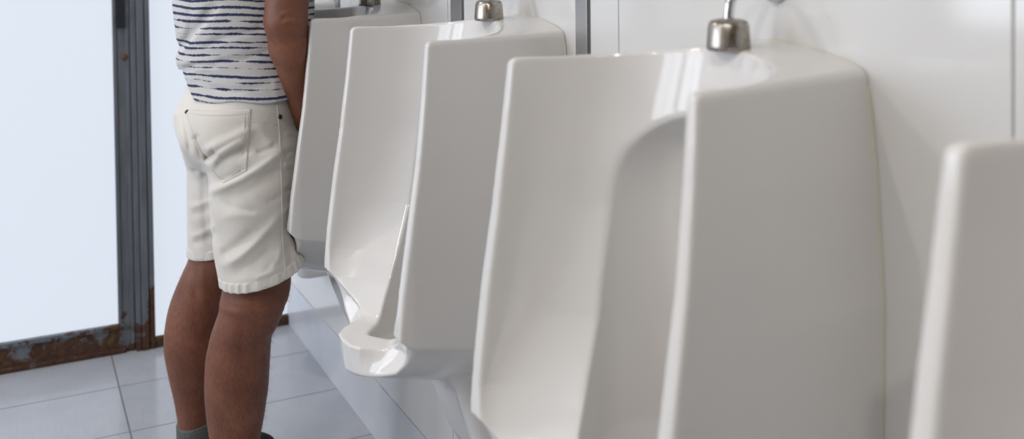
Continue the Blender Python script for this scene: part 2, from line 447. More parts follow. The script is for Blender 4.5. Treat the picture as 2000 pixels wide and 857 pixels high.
downlight(-1.7, .9, 'round recessed ceiling downlight beside the left windows')

# ------------------------------------------------------------------ urinal
def ip(z, xs, ys): return np.interp(z, xs, ys)
def f_urinal(u, d, z):
    au = np.abs(u)
    wb = ip(z, [.5, .62, .75, .9, 1.05, 1.16], [.13, .158, .166, .168, .158, .144])
    dd = np.clip(d/.27, 0, 1.12)
    wf = ip(z, [.66, .72, .85, .98, 1.08, 1.16], [.198, .202, .205, .205, .202, .199])
    W = wb+(wf-wb)*dd**1.25
    zc = .528+.27*(d-.138)
    ze = .612+.24*d
    t = np.maximum(0, (ze-z)/(ze-zc))
    side = (((au/W)**1.62+t**1.2+1e-9)**(1/1.5)-1)*.12
    side = np.where(t <= 0, (au-W), side)
    zr = ip(au, [0, .12, .15, .18, .195], [.641, .645, .658, .685, .70])            # rim of the lip, swept up to the wings
    dr_ = ip(au, [0, .03, .05, .065, .08, .1, .12, .15, .19, .2], [.355, .352, .339, .316, .297, .286, .284, .292, .318, .326])
    zk = .572+.108*(np.minimum(au, .2)/.2)**1.5; dk = ip(au, [0, .06, .12, .2], [.348, .338, .300, .305])
    tt = np.clip((zr-z)/(zr-zk+1e-3), 0, 1.6)
    low_ = dr_+(dk-dr_)*tt
    sw = np.clip((z-zr)/(.7015-zr), 0, 1)
    hi_ = np.where(z > .70, ip(z, [.70, .715, .77, .87, .96, 1.06, 1.16], [.326, .3255, .320, .306, .292, .280, .270]), dr_+(.326-dr_)*sw)
    fr = np.where(z < zr, low_, hi_)
    top = z-(1.151+.022*(1-d/.27)*(1-np.minimum(au/W, 1)**2))
    o = smax(side, (d-fr)*.85, .0055)
    o = smax(o, top, .010)
    ped = smax(au-ip(z, [.3, .6], [.07, .10]), d-ip(z, [.33, .38, .42, .48, .54, .6], [.10, .115, .136, .158, .178, .205]), .03)
    ped = smax(smax(ped, z-.6, .01), .33-z, .02)
    o = smin(o, ped, .018)
    # bowl: open to the front
    hw = ip(z, [.6, .637, .66, .69, .74, .85, .98, 1.08, 1.16], [.105, .122, .152, .172, .184, .187, .187, .184, .181])
    zt = [.64, .66, .72, .82, .955, 1.04, 1.16]
    d0 = ip(z, zt, [.345, .34, .32, .29, .275, .272, .272]); bk = ip(z, zt, [.085, .095, .127, .157, .172, .172, .194]); ex = ip(z, zt, [1.4, 1.4, 1.4, 1.8, 2.2, 2.35, 2.35])
    e = (((au/hw)**ex+(np.maximum(d0-d, 0)/bk)**ex+1e-9)**(1/ex)-1)*hw*.8
    e = smax(e, .640-z, .016)
    # niche behind the arch, running down to the outlet
    tw = ip(z, [.585, .61, .64, .67, .8], [.095, .122, .138, .144, .147])
    ta = np.maximum(0, (z-.945)/.148)
    fd = np.maximum(d-.14, 0)/.166; bd = np.maximum(.14-d, 0)/.124
    n = (((au/tw)**2.3+bd**2.3+ta**2.3+1e-9)**(1/2.3)-1)*tw*.75
    nf = (((au/tw)**1.25+fd**1.25+1e-9)**(1/1.25)-1)*tw*.62
    n = smax(n, nf, .012)
    n = smax(n, .598-z, .02)
    o = smax(o, -e, .005)
    o = smax(o, -n, .006)
    return smax(o, -d, .002)
UY = [2.96-.671*k for k in range(5)]
P_, F_ = net(lambda u, d, z: f_urinal(u, d, z), (-.215, -.008, .315), (.215, .375, 1.18), .003)
Pw = np.stack([-P_[:, 1], P_[:, 0], P_[:, 2]], 1)          # local x = -distance from the wall, local y = along the wall
bowl_me = mesh_np('bowl', Pw, F_)
ur_labels = ['white urinal farthest along the row, hidden behind the standing man',
             'white urinal the standing man is using, its steel cap cut by the photo top',
             'whole white urinal with visible lip, between the man and the largest urinal',
             'largest white urinal in the centre right foreground with its arched niche',
             'blurred white urinal wing nearest the camera at the right photo edge']
ur = empty('urinal', (WX, UY[0], 0))
link('bowl', bowl_me, M['porcelain'], ur)
sp = []
for z in np.linspace(.64, 1.128, 26): sp.append((-float(np.interp(z, [.5, .62, .75, .9, 1.05, 1.16], [.13, .158, .166, .168, .158, .144]))-.0005, z))
sp += [(-.1425, 1.142), (-.136, 1.1515), (-.12, 1.1575), (-.06, 1.1685), (-.002, 1.1725)]
sp = sp+[(-a, z) for a, z in sp[::-1]]
bm = bmesh.new(); tube(bm, [(-.0022, a, z) for a, z in sp], .0017, 8); link('sealant_bead', bm, M['seal'], ur, True)
CD = -.074
bm = bmesh.new(); lathe(bm, [(0, 0), (.0255, 0), (.0265, .002), (.0262, .006), (.0245, .029), (.022, .0345), (.017, .0365), (.008, .038), (0, .038)], (CD, 0, 1.1655), 48)
cap = link('inlet_cap', bm, M['steel'], ur, True)
bm = bmesh.new(); tube(bm, bez([(CD, 0, 1.200), (CD+.001, 0, 1.212), (CD+.004, 0, 1.225), (CD+.014, 0, 1.239), (CD+.03, 0, 1.243), (-.002, 0, 1.243)], 6), .0062, 16)
link('inlet_pipe', bm, M['chrome'], ur, True)
bm = bmesh.new(); lathe(bm, [(0, -.001), (.024, -.001), (.023, -.005), (.012, -.010), (.0075, -.011), (0, -.011)], (0, 0, 0), 32)
bmesh.ops.rotate(bm, verts=bm.verts, cent=(0, 0, 0), matrix=Matrix.Rotation(math.pi/2, 3, 'Y')); bmesh.ops.translate(bm, verts=bm.verts, vec=(0, 0, 1.243))
link('wall_flange', bm, M['chrome'], ur, True)
bm = bmesh.new(); lathe(bm, [(0, .004), (.012, .004), (.022, .002), (.024, 0), (0, 0)], (-.165, 0, .5985), 32)
link('drain_strainer', bm, M['drain'], ur, True)
for k in range(5):
    if k == 0: r = ur
    else:
        r = ur.copy(); C.objects.link(r); r.location = (WX, UY[k], 0)
        for ch in ur.children:
            c = ch.copy(); C.objects.link(c); c.parent = r
    tag(r, ur_labels[k], 'urinal', 'white porcelain urinals along the wall')

# ------------------------------------------------------------------ the man
man = empty('person', (.43, 2.29, 0))
tag(man, 'man in striped navy and white t-shirt and off-white shorts standing at a urinal', 'person')
MO = Vector(man.location)
TH = math.radians(32)
def stations(rows, a_of):
    """rows: (pixel y, left x, right x, depth) -> z, cx, cy, a (sideways), b (front to back)"""
    out = []
    for i, (y, l, r, Z) in enumerate(rows):
        p = at((l+r)/2, y, Z); hw = (r-l)/2*Z/F_PX; a = a_of(i, hw)
        b = math.sqrt(max(hw*hw-(a*math.sin(TH))**2, (.5*hw)**2))/math.cos(TH)
        out.append((p.z, p.x, p.y, a, b))
    return sorted(out)
def pchip(z, zs, vs_):
    """smooth monotone-ish interpolation"""
    zs = np.array(zs); vs_ = np.array(vs_); h = np.diff(zs); dl = np.diff(vs_)/h
    m = np.zeros(len(zs)); m[1:-1] = np.where(dl[1:]*dl[:-1] > 0, 2*dl[1:]*dl[:-1]/(dl[1:]+dl[:-1]+1e-12), 0); m[0] = dl[0]; m[-1] = dl[-1]
    zc = np.clip(z, zs[0], zs[-1]); i = np.clip(np.searchsorted(zs, zc)-1, 0, len(h)-1); t = (zc-zs[i])/h[i]
    return (2*t**3-3*t**2+1)*vs_[i]+(t**3-2*t**2+t)*h[i]*m[i]+(-2*t**3+3*t**2)*vs_[i+1]+(t**3-t**2)*h[i]*m[i+1]
def loft(st, x, y, z, grow=0, z0=None, z1=None, k=.01, p=2.0):
    zs = [s[0] for s in st]; zz = np.asarray(z)
    uz = np.linspace(zs[0], zs[-1], 400); idx = np.clip((zz-zs[0])/(zs[-1]-zs[0])*399, 0, 399)
    T = [pchip(uz, zs, [s[j] for s in st]) for j in (1, 2, 3, 4)]
    cx, cy, a, b = [np.interp(idx, np.arange(400), t) for t in T]
    dx, dy = x-cx, y-cy
    s = dx*RV.x+dy*RV.y; f = dx*FV.x+dy*FV.y
    a = a+grow; b = b+grow
    v = (((np.abs(s)/a)**p+(np.abs(f)/b)**p+1e-9)**(1/p)-1)*np.minimum(a, b)
    if z0 is not None: v = smax(v, z0-zz, k)
    if z1 is not None: v = smax(v, zz-z1, k)
    return v
def cone(x, y, z, A, B, ra, rb):
    A = np.array(A); B = np.array(B); d = B-A; L = d@d
    t = np.clip(((x-A[0])*d[0]+(y-A[1])*d[1]+(z-A[2])*d[2])/L, 0, 1)
    return np.sqrt((x-A[0]-t*d[0])**2+(y-A[1]-t*d[1])**2+(z-A[2]-t*d[2])**2)-(ra+(rb-ra)*t)
def ell(x, y, z, c, r, head=(FV, RV)):
    dx, dy, dz = x-c[0], y-c[1], z-c[2]; F, R = head
    f = dx*F.x+dy*F.y; s = dx*R.x+dy*R.y
    q = np.sqrt((f/r[0])**2+(s/r[1])**2+(dz/r[2])**2+1e-9); return (q-1)*min(r)
def loc(f, s, z, c=(.455, 2.29)):          # forward, to his right, up
    return (c[0]+FV.x*f+RV.x*s, c[1]+FV.y*f+RV.y*s, z)
ra = lambda i, hw: hw*.98
RL = stations([(520, 446, 566, 2.17), (560, 437, 566, 2.165), (585, 431, 562, 2.16), (600, 430, 556, 2.16), (639, 417, 541, 2.16), (660, 411, 530, 2.16), (705, 403, 526, 2.16), (750, 401.5, 523.5, 2.16), (795, 404, 518, 2.16), (857, 412, 507, 2.16), (915, 421, 494, 2.16), (960, 425, 487, 2.16), (990, 424, 488, 2.16)], ra)
LL = stations([(440, 386, 482, 2.33), (495, 373, 484, 2.33), (530, 358, 474, 2.33), (555, 347, 462, 2.33), (590, 334, 450, 2.33), (620, 327, 444, 2.33), (655, 323, 440, 2.33), (680, 323.5, 438, 2.33), (710, 328, 434, 2.33), (740, 334, 429, 2.33), (790, 344, 416, 2.33), (829, 349, 410, 2.33), (860, 350, 409, 2.33), (890, 349, 412, 2.33)], ra)
pelA = lambda i, hw: .143+min(.012, i*.003)
PEL = stations([(110, 376, 568, 2.28), (150, 370, 570, 2.28), (180, 363, 573, 2.28), (200, 352, 577, 2.28), (215, 344, 580, 2.28), (245, 346, 584, 2.28), (270, 355, 586, 2.28), (300, 363, 588, 2.28), (330, 378, 584, 2.28)], pelA)
legA = lambda i, hw: hw*.97
SR = stations([(230, 380, 582, 2.22), (280, 392, 582, 2.21), (320, 405, 581, 2.20), (350, 411, 579, 2.19), (400, 412, 578, 2.18), (450, 416, 577, 2.175), (470, 418, 580, 2.17), (500, 423, 590, 2.165), (540, 431, 601, 2.16), (600, 438, 607, 2.16)], legA)
SL = stations([(260, 358, 500, 2.31), (300, 366, 500, 2.32), (322, 369, 500, 2.32), (350, 369, 500, 2.32), (400, 369, 500, 2.32), (450, 369, 497, 2.33), (495, 369, 494, 2.33), (560, 369, 494, 2.33)], legA)
torA = lambda i, hw: (.153, .153, .153, .154, .155, .158, .164, .169, .171)[i]
TOR = stations([(0, 343.5, 612, 2.29), (40, 347, 611, 2.29), (70, 350, 609, 2.29), (95, 352, 600, 2.29), (115, 350, 594, 2.29), (135, 354, 588, 2.29), (165, 354, 588, 2.29), (205, 350, 594, 2.29), (240, 348, 598, 2.29)], torA)
ct = (TOR[-1][1], TOR[-1][2])
TOR += [(1.26, ct[0]-.002, ct[1], .160, .150), (1.36, ct[0]-.006, ct[1], .178, .138), (1.45, ct[0]-.01, ct[1], .180, .115), (1.50, ct[0]-.008, ct[1], .135, .085), (1.535, ct[0]-.0, ct[1], .075, .068)]
cT = ct
def LT(f, s, z): return loc(f, s, z, cT)
rElb = Vector((.515, 2.118, 1.146)); rSho = Vector(LT(0, .205, 1.43)); rWri = Vector((.575, 2.190, .940))
lElb = Vector((.43, 2.515, 1.16)); lSho = Vector(LT(0, -.205, 1.43)); lWri = Vector((.575, 2.345, .985))
lAnk = Vector((LL[0][1], LL[0][2], .09)); rAnk = Vector((RL[0][1], RL[0][2], .09))
hl, hr = math.radians(30), math.radians(8)
def hand(x, y, z, W, side):
    """palm, four curled fingers of unequal length and a thumb; side = +1 for his right hand"""
    W = Vector(W); fw = Vector((.38*FV.x-.75*RV.x*side, .38*FV.y-.75*RV.y*side, -.45)).normalized(); ac = Vector((-RV.x*side, -RV.y*side, 0)); ac = (ac*.35+Vector((0, 0, -1))*.9).normalized(); ac = (ac-fw*ac.dot(fw)).normalized()
    inn = Vector((FV.x*.6-RV.x*side*.5, FV.y*.6-RV.y*side*.5, .3)); inn = (inn-fw*inn.dot(fw)-ac*inn.dot(ac)).normalized()
    v = cone(x, y, z, W, W+fw*.03, .027, .028)
    for k, (o_, L_, r_) in enumerate(((-.03, .068, .0085), (-.010, .076, .0088), (.010, .071, .0085), (.03, .056, .0078))):
        b0 = W+fw*.02+ac*o_*.7; b1 = W+fw*.082+ac*o_
        v = smin(v, cone(x, y, z, b0, b1, .014, .0115), .012)
        p1 = b1+(fw*.75+inn*.35).normalized()*L_*.45; p2 = p1+(fw*.25+inn*.9).normalized()*L_*.32; p3 = p2+(inn*.8-fw*.35).normalized()*L_*.25
        fg = np.minimum(np.minimum(cone(x, y, z, b1, p1, r_+.001, r_), cone(x, y, z, p1, p2, r_, r_*.92)), cone(x, y, z, p2, p3, r_*.92, r_*.8))
        v = smin(v, fg, .004)
    t0 = W+fw*.022-ac*.022+inn*.008; t1 = t0+(fw*.6-ac*.4+inn*.6).normalized()*.036; t2 = t1+(fw*.75+inn*.6).normalized()*.03
    th = np.minimum(cone(x, y, z, t0, t1, .0135, .0105), cone(x, y, z, t1, t2, .0105, .0085))
    return smin(v, th, .006)
HC = LT(.035, 0, 1.665)
def foldmap(folds, x0=300, x1=660, y0=-60, y1=620, st=2):
    gx, gy = np.meshgrid(np.arange(x0, x1, st, dtype=np.float32), np.arange(y0, y1, st, dtype=np.float32), indexing='ij'); Hm = np.zeros_like(gx)
    for pts, wd, amp in folds:
        best = np.full_like(gx, 1e9); L = sum(math.dist(a, b) for a, b in zip(pts, pts[1:])); acc = 0; par = np.zeros_like(gx)
        for a, b in zip(pts, pts[1:]):
            dx, dy = b[0]-a[0], b[1]-a[1]; l2 = dx*dx+dy*dy
            t = np.clip(((gx-a[0])*dx+(gy-a[1])*dy)/l2, 0, 1); d = np.hypot(gx-a[0]-t*dx, gy-a[1]-t*dy)
            m = d < best; best = np.where(m, d, best); par = np.where(m, (acc+t*math.sqrt(l2))/L, par); acc += math.sqrt(l2)
        Hm += amp*np.exp(-(best/wd)**2)*np.minimum(1, 5*np.minimum(par+.06, 1.06-par))
    def look(x, y, z):
        dx, dy, dz = x, y, z-CAM_H
        Z = dx*FW.x+dy*FW.y+dz*FW.z; X = 1000+F_PX*(dx*RT.x+dy*RT.y+dz*RT.z)/Z; Y = PP_Y-F_PX*(dx*UP.x+dy*UP.y+dz*UP.z)/Z
        u = np.clip((X-x0)/st, 0, Hm.shape[0]-1.001); v = np.clip((Y-y0)/st, 0, Hm.shape[1]-1.001)
        i = u.astype(int); j = v.astype(int); u = u-i; v = v-j
        return (Hm[i, j]*(1-u)*(1-v)+Hm[i+1, j]*u*(1-v)+Hm[i, j+1]*(1-u)*v+Hm[i+1, j+1]*u*v)*np.clip((2.38-Z)/.06, 0, 1)
    return look
FOLD_B = foldmap([([(543, 38), (552, 27), (566, 24), (580, 30)], 2.6, .0016), ([(546, 44), (556, 34), (570, 32), (580, 38)], 2.4, -.0018), ([(552, 46), (565, 42), (576, 47)], 2.6, .0014), ([(554, 52), (566, 50), (578, 54)], 2.4, -.0014),
                  ([(440, 596), (475, 604), (515, 598)], 3, -.0012), ([(445, 612), (480, 618), (520, 610)], 4, .0010), ([(508, 590), (516, 640), (512, 700)], 8, .0022), ([(470, 640), (478, 700), (486, 760)], 10, -.0015), ([(378, 520), (380, 560), (384, 600)], 7, -.0022), ([(395, 520), (398, 560), (400, 590)], 6, .0016)], 300, 660, -60, 860)
def f_body(x, y, z):
    v = smin(loft(RL, x, y, z, 0, .085, .80), loft(LL, x, y, z, 0, .085, .80), .012)
    # thighs
    v = smin(v, cone(x, y, z, (RL[-2][1], RL[-2][2], .58), at(496, 330, 2.20), .060, .064), .02)
    v = smin(v, cone(x, y, z, (LL[-2][1], LL[-2][2], .58), at(436, 330, 2.32), .058, .062), .02)
    v = smin(v, loft(PEL, x, y, z, -.028, .82, 1.02), .03)
    v = smin(v, loft(TOR, x, y, z, -.030, .95, 1.52), .03)
    sh_ = smin(smin(loft(SR, x, y, z), loft(SL, x, y, z), .012), loft(PEL, x, y, z), .022)+.013
    v = np.where((z > .65) & (z < .955), np.maximum(v, np.where(z < .68, sh_-.0*z, sh_)), v)
    v = np.where(z > .955, np.maximum(v, loft(TOR, x, y, z)+.026), v)
    # neck, head
    v = smin(v, cone(x, y, z, LT(0, 0, 1.46), LT(.02, 0, 1.60), .06, .056), .03)
    v = smin(v, ell(x, y, z, HC, (.094, .075, .112)), .02)
    v = smin(v, ell(x, y, z, (HC[0]+FV.x*.03, HC[1]+FV.y*.03, HC[2]-.06), (.062, .052, .055)), .03)
    q = lambda f, s, dz: (HC[0]+FV.x*f+RV.x*s, HC[1]+FV.y*f+RV.y*s, HC[2]+dz)
    v = smin(v, cone(x, y, z, q(.088, 0, -.002), q(.104, 0, -.036), .008, .013), .012)       # nose
    for s in (1, -1):
        v = smax(v, -ell(x, y, z, q(.094, s*.031, 0), (.012, .017, .010)), .012)             # eye sockets
        v = smin(v, ell(x, y, z, q(.08, s*.031, 0), (.0125, .0135, .0125)), .003)            # eyeballs under lids
        v = smin(v, ell(x, y, z, q(.083, s*.030, .021), (.014, .022, .005)), .01)            # brow
        v = smin(v, ell(x, y, z, q(-.004, s*.077, -.008), (.020, .007, .031)), .006)         # ears
    v = smin(v, ell(x, y, z, q(.090, 0, -.062), (.012, .025, .0055)), .005)                  # lips
    v = smin(v, ell(x, y, z, q(.089, 0, -.074), (.012, .021, .006)), .004)
    v = smin(v, ell(x, y, z, q(.078, 0, -.096), (.02, .024, .016)), .012)                    # chin
    for (S, E, Wr, sd2) in ((rSho, rElb, rWri, 1), (lSho, lElb, lWri, -1)):
        a = cone(x, y, z, S, E, .054, .045)
        mid = E.lerp(Wr, .28)
        a = smin(a, cone(x, y, z, E, mid, .043, .046), .01)
        a = smin(a, cone(x, y, z, mid, Wr, .046, .030), .012)
        v = smin(v, a, .018)
        v = smin(v, hand(x, y, z, Wr, sd2), .01)
    # feet inside the shoes
    for A_, h_ in ((lAnk, hl), (rAnk, hr)):
        dv = Vector((math.cos(h_), math.sin(h_), 0))
        v = smin(v, cone(x, y, z, (A_.x, A_.y, .12), A_-Vector((0, 0, .045))-dv*.02, .033, .03), .015)
        v = smin(v, cone(x, y, z, A_-Vector((0, 0, .04)), A_+dv*.15-Vector((0, 0, .06)), .032, .022), .02)
    v = v-FOLD_B(x, y, z)
    return press(v, x, y, z)
OB = np.array(MO)
def press(o, x, y, z):
    """cloth and skin give way where they lean on the urinal"""
    return smax(o, .0015-f_urinal(y-UY[1], WX-x, z), .002)
def build(name, f, lo, hi, h, m, parent=man):
    P, Fq = net(f, lo, hi, h); return link(name, mesh_np(name, P-OB, Fq), m, parent)
body = build('body', f_body, (.17, 1.93, .01), (.76, 2.66, 1.82), .005, M['skin'])
# hair: short cap
def f_hair(x, y, z):
    v = ell(x, y, z, (HC[0]-FV.x*.004, HC[1]-FV.y*.004, HC[2]+.006), (.102, .082, .117))
    f = (x-HC[0])*FV.x+(y-HC[1])*FV.y
    cut = (HC[2]+.055-z)-(-f-.0)*0.9
    cut = np.maximum((HC[2]+.05-z)+np.minimum(f, .02)*1.3, f-.095)
    return smax(smax(v, cut, .01), -ell(x, y, z, (HC[0], HC[1], HC[2]), (.088, .069, .106)), .003)
build('hair', f_hair, (HC[0]-.13, HC[1]-.13, HC[2]-.13), (HC[0]+.13, HC[1]+.13, HC[2]+.14), .004, M['hair'])

# folds: ridges (+) and valleys (-) along pixel polylines brought on to the cloth's depth
def fold(x, y, z, pts, Z, amp, wd):
    d = None
    for a, b in zip(pts, pts[1:]):
        za, zb = (Z if not isinstance(Z, (list, tuple)) else Z[0]), (Z if not isinstance(Z, (list, tuple)) else Z[1])
        c = cone(x, y, z, at(*a, za), at(*b, zb), 0, 0); d = c if d is None else np.minimum(d, c)
    return amp*np.exp(-(d/wd)**2)
def warp(x, y, z):
    return np.sin(21*x+9*z+1.3*np.sin(17*y))*np.sin(26*y-15*z+1.1*np.sin(13*x+4*z))
def warp(x, y, z):
    return np.sin(21*x+9*z+1.3*np.sin(17*y))*np.sin(26*y-15*z+1.1*np.sin(13*x+4*z))
FOLD_S = foldmap([([(402, 300), (430, 281), (470, 262), (492, 252)], 9, .0055), ([(396, 306), (408, 306), (424, 296)], 8, -.009), ([(380, 262), (392, 285), (398, 303)], 9, -.005),
                  ([(414, 326), (424, 303), (450, 288), (482, 270)], 7, .0055), ([(430, 316), (455, 303), (480, 292)], 8, -.004),
                  ([(412, 374), (440, 364), (470, 350), (505, 330), (548, 300)], 8, .0065), ([(425, 352), (450, 345), (480, 333)], 7, -.0035), ([(430, 394), (480, 375), (520, 352), (548, 335)], 13, -.0045),
                  ([(413, 345), (417, 400), (424, 460), (432, 540)], 9, .0012),
                  ([(438, 400), (470, 408), (505, 414)], 7, -.0025), ([(430, 425), (465, 420), (510, 420)], 9, .002),
                  ([(440, 517), (468, 502), (500, 474), (532, 440), (546, 420)], 8, .0052), ([(432, 500), (462, 480), (500, 448)], 10, -.004), ([(455, 535), (495, 515), (535, 480)], 11, -.004),
                  ([(495, 545), (525, 534), (550, 520)], 6, .0025), ([(530, 525), (544, 505), (549, 480)], 5, .0025),
                  ([(500, 240), (515, 262), (535, 285)], 12, .0025), ([(500, 300), (520, 292), (540, 282)], 6, -.003), ([(512, 345), (530, 336), (547, 328)], 5, -.0022), ([(520, 395), (536, 390), (550, 380)], 5, -.002),
                  ([(556, 262), (572, 258), (588, 262)], 5, .002), ([(553, 300), (570, 295), (586, 300)], 6, -.0025), ([(552, 325), (568, 322), (584, 318)], 6, .0022), ([(554, 374), (570, 370), (584, 372)], 4, -.0022), ([(554, 415), (565, 405), (578, 398)], 6, .002), ([(560, 470), (566, 500), (572, 535)], 7, -.003),
                  ([(358, 215), (366, 262), (372, 300)], 5, -.003), ([(375, 335), (392, 330), (406, 345)], 7, -.0025), ([(372, 404), (392, 400), (412, 388)], 6, .0020), ([(373, 420), (395, 414), (412, 404)], 7, -.0016),
                  ([(374, 462), (395, 456), (420, 440)], 6, .0022), ([(376, 476), (400, 470), (420, 458)], 7, -.0018), ([(398, 345), (400, 420), (408, 480)], 7, -.0025)])
def f_shorts_o(x, y, z, g=0.):
    v = smin(loft(SR, x, y, z, g), loft(SL, x, y, z, g), .012)
    v = smax(v, z-.875, .03)
    v = smin(v, loft(PEL, x, y, z, g, .80, None, .02), .022)
    # seat
    v = smin(v, ell(x, y, z, at(428, 268, 2.20), (.082, .085, .060))-g, .03)
    return v
def f_shorts(x, y, z):
    o = f_shorts_o(x, y, z)
    o = o-1.35*FOLD_S(x, y, z)
    o = o-.0012*warp(x, y, z)
    fo = (x-.45)*FV.x+(y-2.25)*FV.y
    hem = .611+.24*fo
    o = smax(o, hem-z, .003)
    o = smax(o, z-(1.0), .006)
    # hollow legs
    inn = smax(smin(loft(SR, x, y, z, -.013), loft(SL, x, y, z, -.013), .004), z-.66, .02)
    return press(smax(o, -inn, .002), x, y, z)
shorts = build('shorts', f_shorts, (.21, 2.01, .52), (.66, 2.57, 1.03), .0036, M['cotton'])
dep = bpy.context.evaluated_depsgraph_get()
def bvh_of(o):
    bm = bmesh.new(); bm.from_mesh(o.data); bmesh.ops.translate(bm, verts=bm.verts, vec=MO); t = BVHTree.FromBMesh(bm); bm.free(); return t
BS = bvh_of(shorts)
def hit(bv, x, y):
    o = Vector((0, 0, CAM_H)); d = (at(x, y, 1.0)-o).normalized(); p, n, _, _ = bv.ray_cast(o, d); 
    return (p, n) if p is not None else (None, None)
def seam(name, bv, pts, r, m, parent, off=0, n=10, sub=6, step=5):
    P2 = bez([Vector((a, b, 0)) for a, b in pts], sub); P3 = []
    for q in P2:
        p, nn = hit(bv, q.x, q.y)
        if p is None: continue
        if P3 and (p-P3[-1]).length > .05: continue
        P3.append(p+nn*off)
    P3 = [p for i, p in enumerate(P3) if i == 0 or (p-P3[i-1]).length > 1e-4]
    for _ in range(2): P3 = [P3[0]]+[(P3[i-1]+2*P3[i]+P3[i+1])/4 for i in range(1, len(P3)-1)]+[P3[-1]]
    bm = bmesh.new(); tube(bm, [p-MO for p in P3], r, 8); return link(name, bm, m, parent, True)
# side seam and its pucker, front pocket edge
seam('side_seam', BS, [(541, 203), (545, 250), (548, 300), (550, 360), (551, 420), (552, 470), (556, 520), (557, 550)], .0016, M['cotton'], shorts, .0002)
seam('pocket_opening', BS, [(546, 224), (560, 231), (575, 236), (588, 238)], .0022, M['cotton'], shorts, .0004)
seam('pocket_stitch', BS, [(546, 232), (560, 239), (575, 244), (588, 246)], .0007, M['thread'], shorts, .0004)
seam('yoke_seam', BS, [(492, 237), (515, 240), (541, 244)], .0011, M['cotton'], shorts, .0)
# back pocket: a patch of cloth lying on the seat
def patch(name, bv, quad, nu, nv, th, m, parent):
    """quad: pixel corners tl, tr, br, bl plus a pointed bottom"""
    bm = bmesh.new(); top = []; bot = []
    A, B, Cc, D, E = [Vector((*q, 0)) for q in quad]
    for j in range(nv+1):
        v = j/nv; rt = []; rb = []
        for i in range(nu+1):
            u = i/nu
            btm = (D.lerp(E, u*2) if u < .5 else E.lerp(Cc, u*2-1)); q = (A.lerp(B, u)+Vector((0, 3*math.sin(u*math.pi), 0))).lerp(btm, v)
            p, n = hit(bv, q.x, q.y)
            edge = min(u, 1-u, v, 1-v)
            rt.append((p, n, edge)); 
        top.append(rt)
    for j in range(nv+1):
        for i in range(nu+1):
            p, n, e = top[j][i]
            if p is None: p, n = top[j][i-1][0], top[j][i-1][1]; top[j][i] = (p, n, e)
    nav = [[sum((top[min(max(j+a, 0), nv)][min(max(i+b, 0), nu)][1] for a in (-1, 0, 1) for b in (-1, 0, 1)), Vector()).normalized() for i in range(nu+1)] for j in range(nv+1)]
    vt = [[bm.verts.new(top[j][i][0]+nav[j][i]*(th if top[j][i][2] > 1e-6 else th*.55)+nav[j][i]*(.0006 if 0 < top[j][i][2] < .04 else 0)-MO) for i in range(nu+1)] for j in range(nv+1)]
    vb = [[bm.verts.new(top[j][i][0]-nav[j][i]*.003-MO) for i in range(nu+1)] for j in range(nv+1)]
    for j in range(nv):
        for i in range(nu):
            bm.faces.new((vt[j][i], vt[j+1][i], vt[j+1][i+1], vt[j][i+1])); bm.faces.new((vb[j][i], vb[j][i+1], vb[j+1][i+1], vb[j+1][i]))
    for i in range(nu):
        bm.faces.new((vt[0][i], vt[0][i+1], vb[0][i+1], vb[0][i])); bm.faces.new((vt[nv][i+1], vt[nv][i], vb[nv][i], vb[nv][i+1]))
    for j in range(nv):
        bm.faces.new((vt[j+1][0], vt[j][0], vb[j][0], vb[j+1][0])); bm.faces.new((vt[j][nu], vt[j+1][nu], vb[j+1][nu], vb[j][nu]))
    bmesh.ops.recalc_face_normals(bm, faces=bm.faces)
    return link(name, bm, m, parent, True)
pk = patch('back_pocket', BS, [(361, 214), (491, 213), (482, 334), (395, 312), (436, 358)], 44, 44, .0022, M['cotton'], shorts)
for nm, pts in (('top', [(366, 222), (400, 226), (445, 226), (488, 221)]), ('side', [(484, 222), (482, 270), (476, 330)]), ('side', [(478, 222), (476, 270), (469, 326)]),
                ('side', [(368, 224), (378, 262), (394, 300), (401, 310)]), ('foot', [(402, 312), (437, 352), (468, 331)])):
    seam('pocket_stitching', BS, pts, .0009, M['thread'], pk, .0024)
def rivet(x, y, parent):
    p, n = hit(BS, x, y); bm = bmesh.new(); lathe(bm, [(0, .0012), (.0018, .0012), (.0024, .0034), (.0046, .0028), (.0052, .0008), (.0052, -.001), (0, -.001)], n=20)
    bmesh.ops.rotate(bm, verts=bm.verts, cent=(0, 0, 0), matrix=n.to_track_quat('Z', 'Y').to_matrix()); bmesh.ops.translate(bm, verts=bm.verts, vec=p+n*.001-MO)
    link('rivet', bm, M['brass'], parent, True)
rivet(366, 219, pk); rivet(546, 228, shorts)
# hems: a slightly thicker puckered band round each leg opening
def f_hem(st):
    def f(x, y, z):
        o = loft(st, x, y, z, .0016)
        ang = np.arctan2(y-2.25, x-.43)
        o = o-.0009*np.sin(ang*46+3*np.sin(ang*7))
        fo = (x-.45)*FV.x+(y-2.25)*FV.y; hem = .611+.24*fo
        o = smax(smax(o, hem-.002-z, .003), z-hem-.020, .0025)
        return press(smax(o, -loft(st, x, y, z, -.0065), .002), x, y, z)
    return f
build('hem', f_hem(SR), (.25, 2.02, .52), (.66, 2.45, .66), .0028, M['hemband'], shorts)
build('hem', f_hem(SL), (.25, 2.15, .52), (.66, 2.60, .66), .0028, M['hemband'], shorts)
